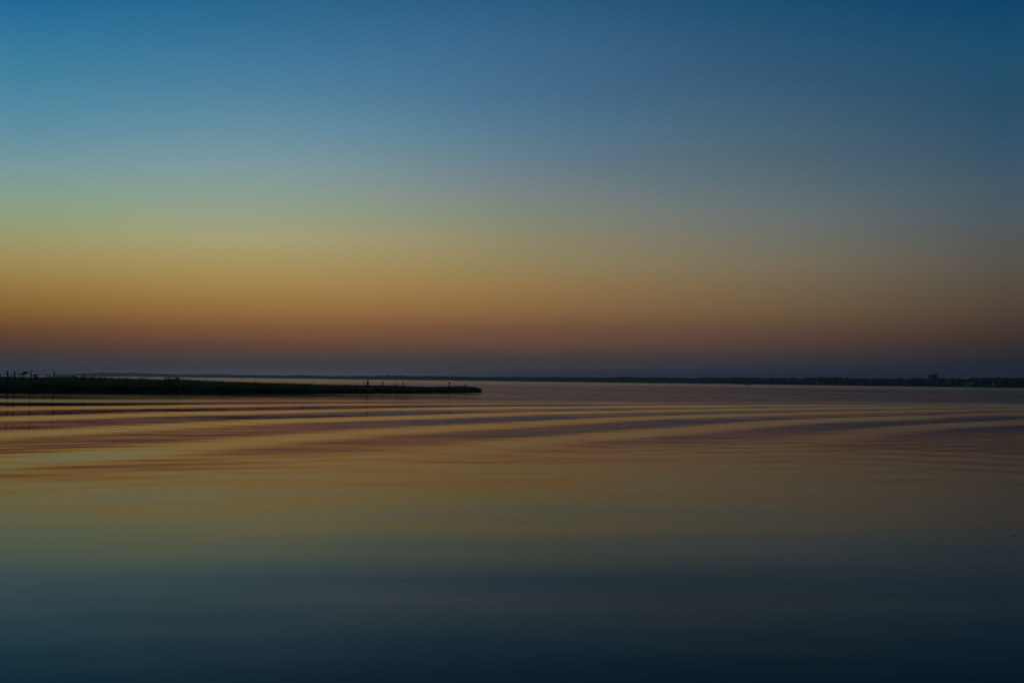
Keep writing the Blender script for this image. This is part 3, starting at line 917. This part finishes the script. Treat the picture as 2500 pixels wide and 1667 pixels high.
birds_m = [bird_mesh(0.5), bird_mesh(-0.35), bird_mesh(0.15)]
BIRDS = [  # column, row, depth, wingspan in photo pixels, label
    (2122, 229, 260, 6.0, 'dark bird alone in the upper right sky'),
    (988, 186.5, 260, 2.6, 'tiny bird, highest of the scattered group in the upper left sky'),
    (1011.5, 236.5, 260, 2.6, 'tiny bird just below the highest one in the upper sky'),
    (1065.5, 253, 260, 2.6, 'tiny bird, rightmost of the scattered group high in the sky'),
    (906, 260, 260, 2.4, 'tiny bird left of the lowest one in the high group'),
    (990, 274.5, 260, 2.8, 'tiny bird, lowest of the scattered group high in the sky'),
    (811, 226.5, 260, 2.2, 'faint tiny bird, leftmost of the scattered group high in the sky'),
    (1574.5, 461, 330, 2.4, 'tiny lone bird in the pale sky right of centre'),
    (1113, 827.5, 420, 2.6, 'tiny bird in the brown sky above the tip of the spit, left of a pair'),
    (1135, 824.7, 420, 2.6, 'tiny bird in the brown sky above the tip of the spit, right of a pair'),
    (1492, 852, 420, 2.8, 'tiny lone bird low over the water right of centre'),
    (1711, 858, 500, 3.0, 'small bird low in the sky, leftmost of the string on the right'),
    (1876.5, 858.5, 500, 6.0, 'wide-winged bird low in the sky, left one of a pair above the boat'),
    (1892, 858, 500, 3.2, 'small bird, right one of a pair above the boat'),
    (1935, 852.5, 500, 2.8, 'faint bird just above and right of the low pair'),
    (1947.5, 872.5, 560, 2.8, 'small bird at the left end of the low flock'),
    (1957.5, 872.3, 560, 2.8, 'second bird from the left end of the low flock'),
    (1994, 870, 560, 3.0, 'bird left of the darkest one in the low flock'),
    (1998.5, 870.2, 560, 4.0, 'darkest bird of the low flock over the brightest shore lamp'),
    (2004.5, 871, 560, 3.0, 'bird right of the darkest one in the low flock'),
    (2019.5, 871.7, 560, 4.0, 'second darkest bird in the middle of the low flock'),
    (2026, 871.2, 560, 2.8, 'small bird just right of the second darkest in the flock'),
    (2032, 870.2, 560, 2.6, 'small bird rising a little above the middle of the low flock'),
    (2038, 871, 560, 3.0, 'bird at the right end of the dense middle of the flock'),
    (2050, 872.2, 560, 2.4, 'lone small bird right of the dense middle of the flock'),
    (2063.5, 871, 560, 2.4, 'faint bird towards the right end of the low flock'),
    (2083, 871.4, 560, 2.4, 'faint bird at the right end of the low flock'),
    (2264, 873, 560, 3.0, 'tiny lone bird above and left of the tower block'),
]
for i, (x, y, d, wpx, lb) in enumerate(BIRDS):
    b = bpy.data.objects.new('bird', birds_m[i % 3]); col.objects.link(b)
    b.location = at(x, y, d)
    s = (wpx * 1.25 + 1.0) * d / F / 2.0
    b.scale = (s, s, s)
    b.rotation_euler = (random.uniform(-0.3, 0.3), random.choice((-1, 1)) * random.uniform(0.35, 0.8), random.uniform(-0.9, 0.9))
    tag(b, lb, 'bird', 'birds flying over the bay')


# ------------------------------------------------------------------ bits afloat near the camera
def drift_leaf(x, y, L, label, rz):
    d = ray(x, y); k = -EYE / d.z
    n = 7; v = []; f = []
    for i in range(n):
        s = i / (n - 1); wd = 0.22 * L * math.sin(PI * min(0.98, s + 0.02)) ** 0.8 + 0.002
        for q in (-1, 0, 1):
            for zz in (0.0, 0.0025): v.append((L * (s - 0.5), q * wd, 0.006 + zz + 0.25 * abs(q) * wd + 0.02 * (s - 0.5) ** 2))
    for i in range(n - 1):
        b = i * 6
        for q in (0, 2):
            f.append((b + q, b + q + 2, b + q + 8, b + q + 6)); f.append((b + q + 1, b + q + 7, b + q + 9, b + q + 3))
        f.append((b, b + 6, b + 7, b + 1)); f.append((b + 4, b + 5, b + 11, b + 10))
    zw = float(wave_height(np.array([d.x * k]), np.array([k]))[0])
    o = tag(empty('floating_leaf', (d.x * k, k, zw + 0.002), rz), label, 'leaf', 'leaves floating on the water')
    mesh_obj('blade', v, f, M['deadleaf'], o)
    mb = MB(); mb.tube([(L * 0.48, 0, 0.008), (L * 0.7, 0.02 * L, 0.012), (L * 0.9, 0.05 * L, 0.022)], [0.004, 0.003, 0.002], 6); mb.build('stalk', M['deadleaf'], o)


drift_leaf(2473, 1311.5, 0.045, 'dark leaf afloat near the right edge of the water', 0.1)
drift_leaf(2154.5, 1355, 0.02, 'tiny dark leaf afloat left of the larger one', 0.4)

# ------------------------------------------------------------------ haze
hz = MB(); hz.box(-SEA - 60, SEA + 60, -SEA - 60, SEA + 60, -1.6, 150.0)
hm = bpy.data.materials.new('haze_air'); hm.use_nodes = True
ht = hm.node_tree; ht.nodes.clear()
pv = ht.nodes.new('ShaderNodeVolumePrincipled'); mo = ht.nodes.new('ShaderNodeOutputMaterial')
pv.inputs['Density'].default_value = 1.3e-4
pv.inputs['Color'].default_value = (0.74, 0.82, 0.83, 1)
pv.inputs['Anisotropy'].default_value = 0.6
ht.links.new(pv.outputs[0], mo.inputs['Volume'])
tag(hz.build('haze', hm), 'thin evening haze over the bay', 'haze', kind='stuff')
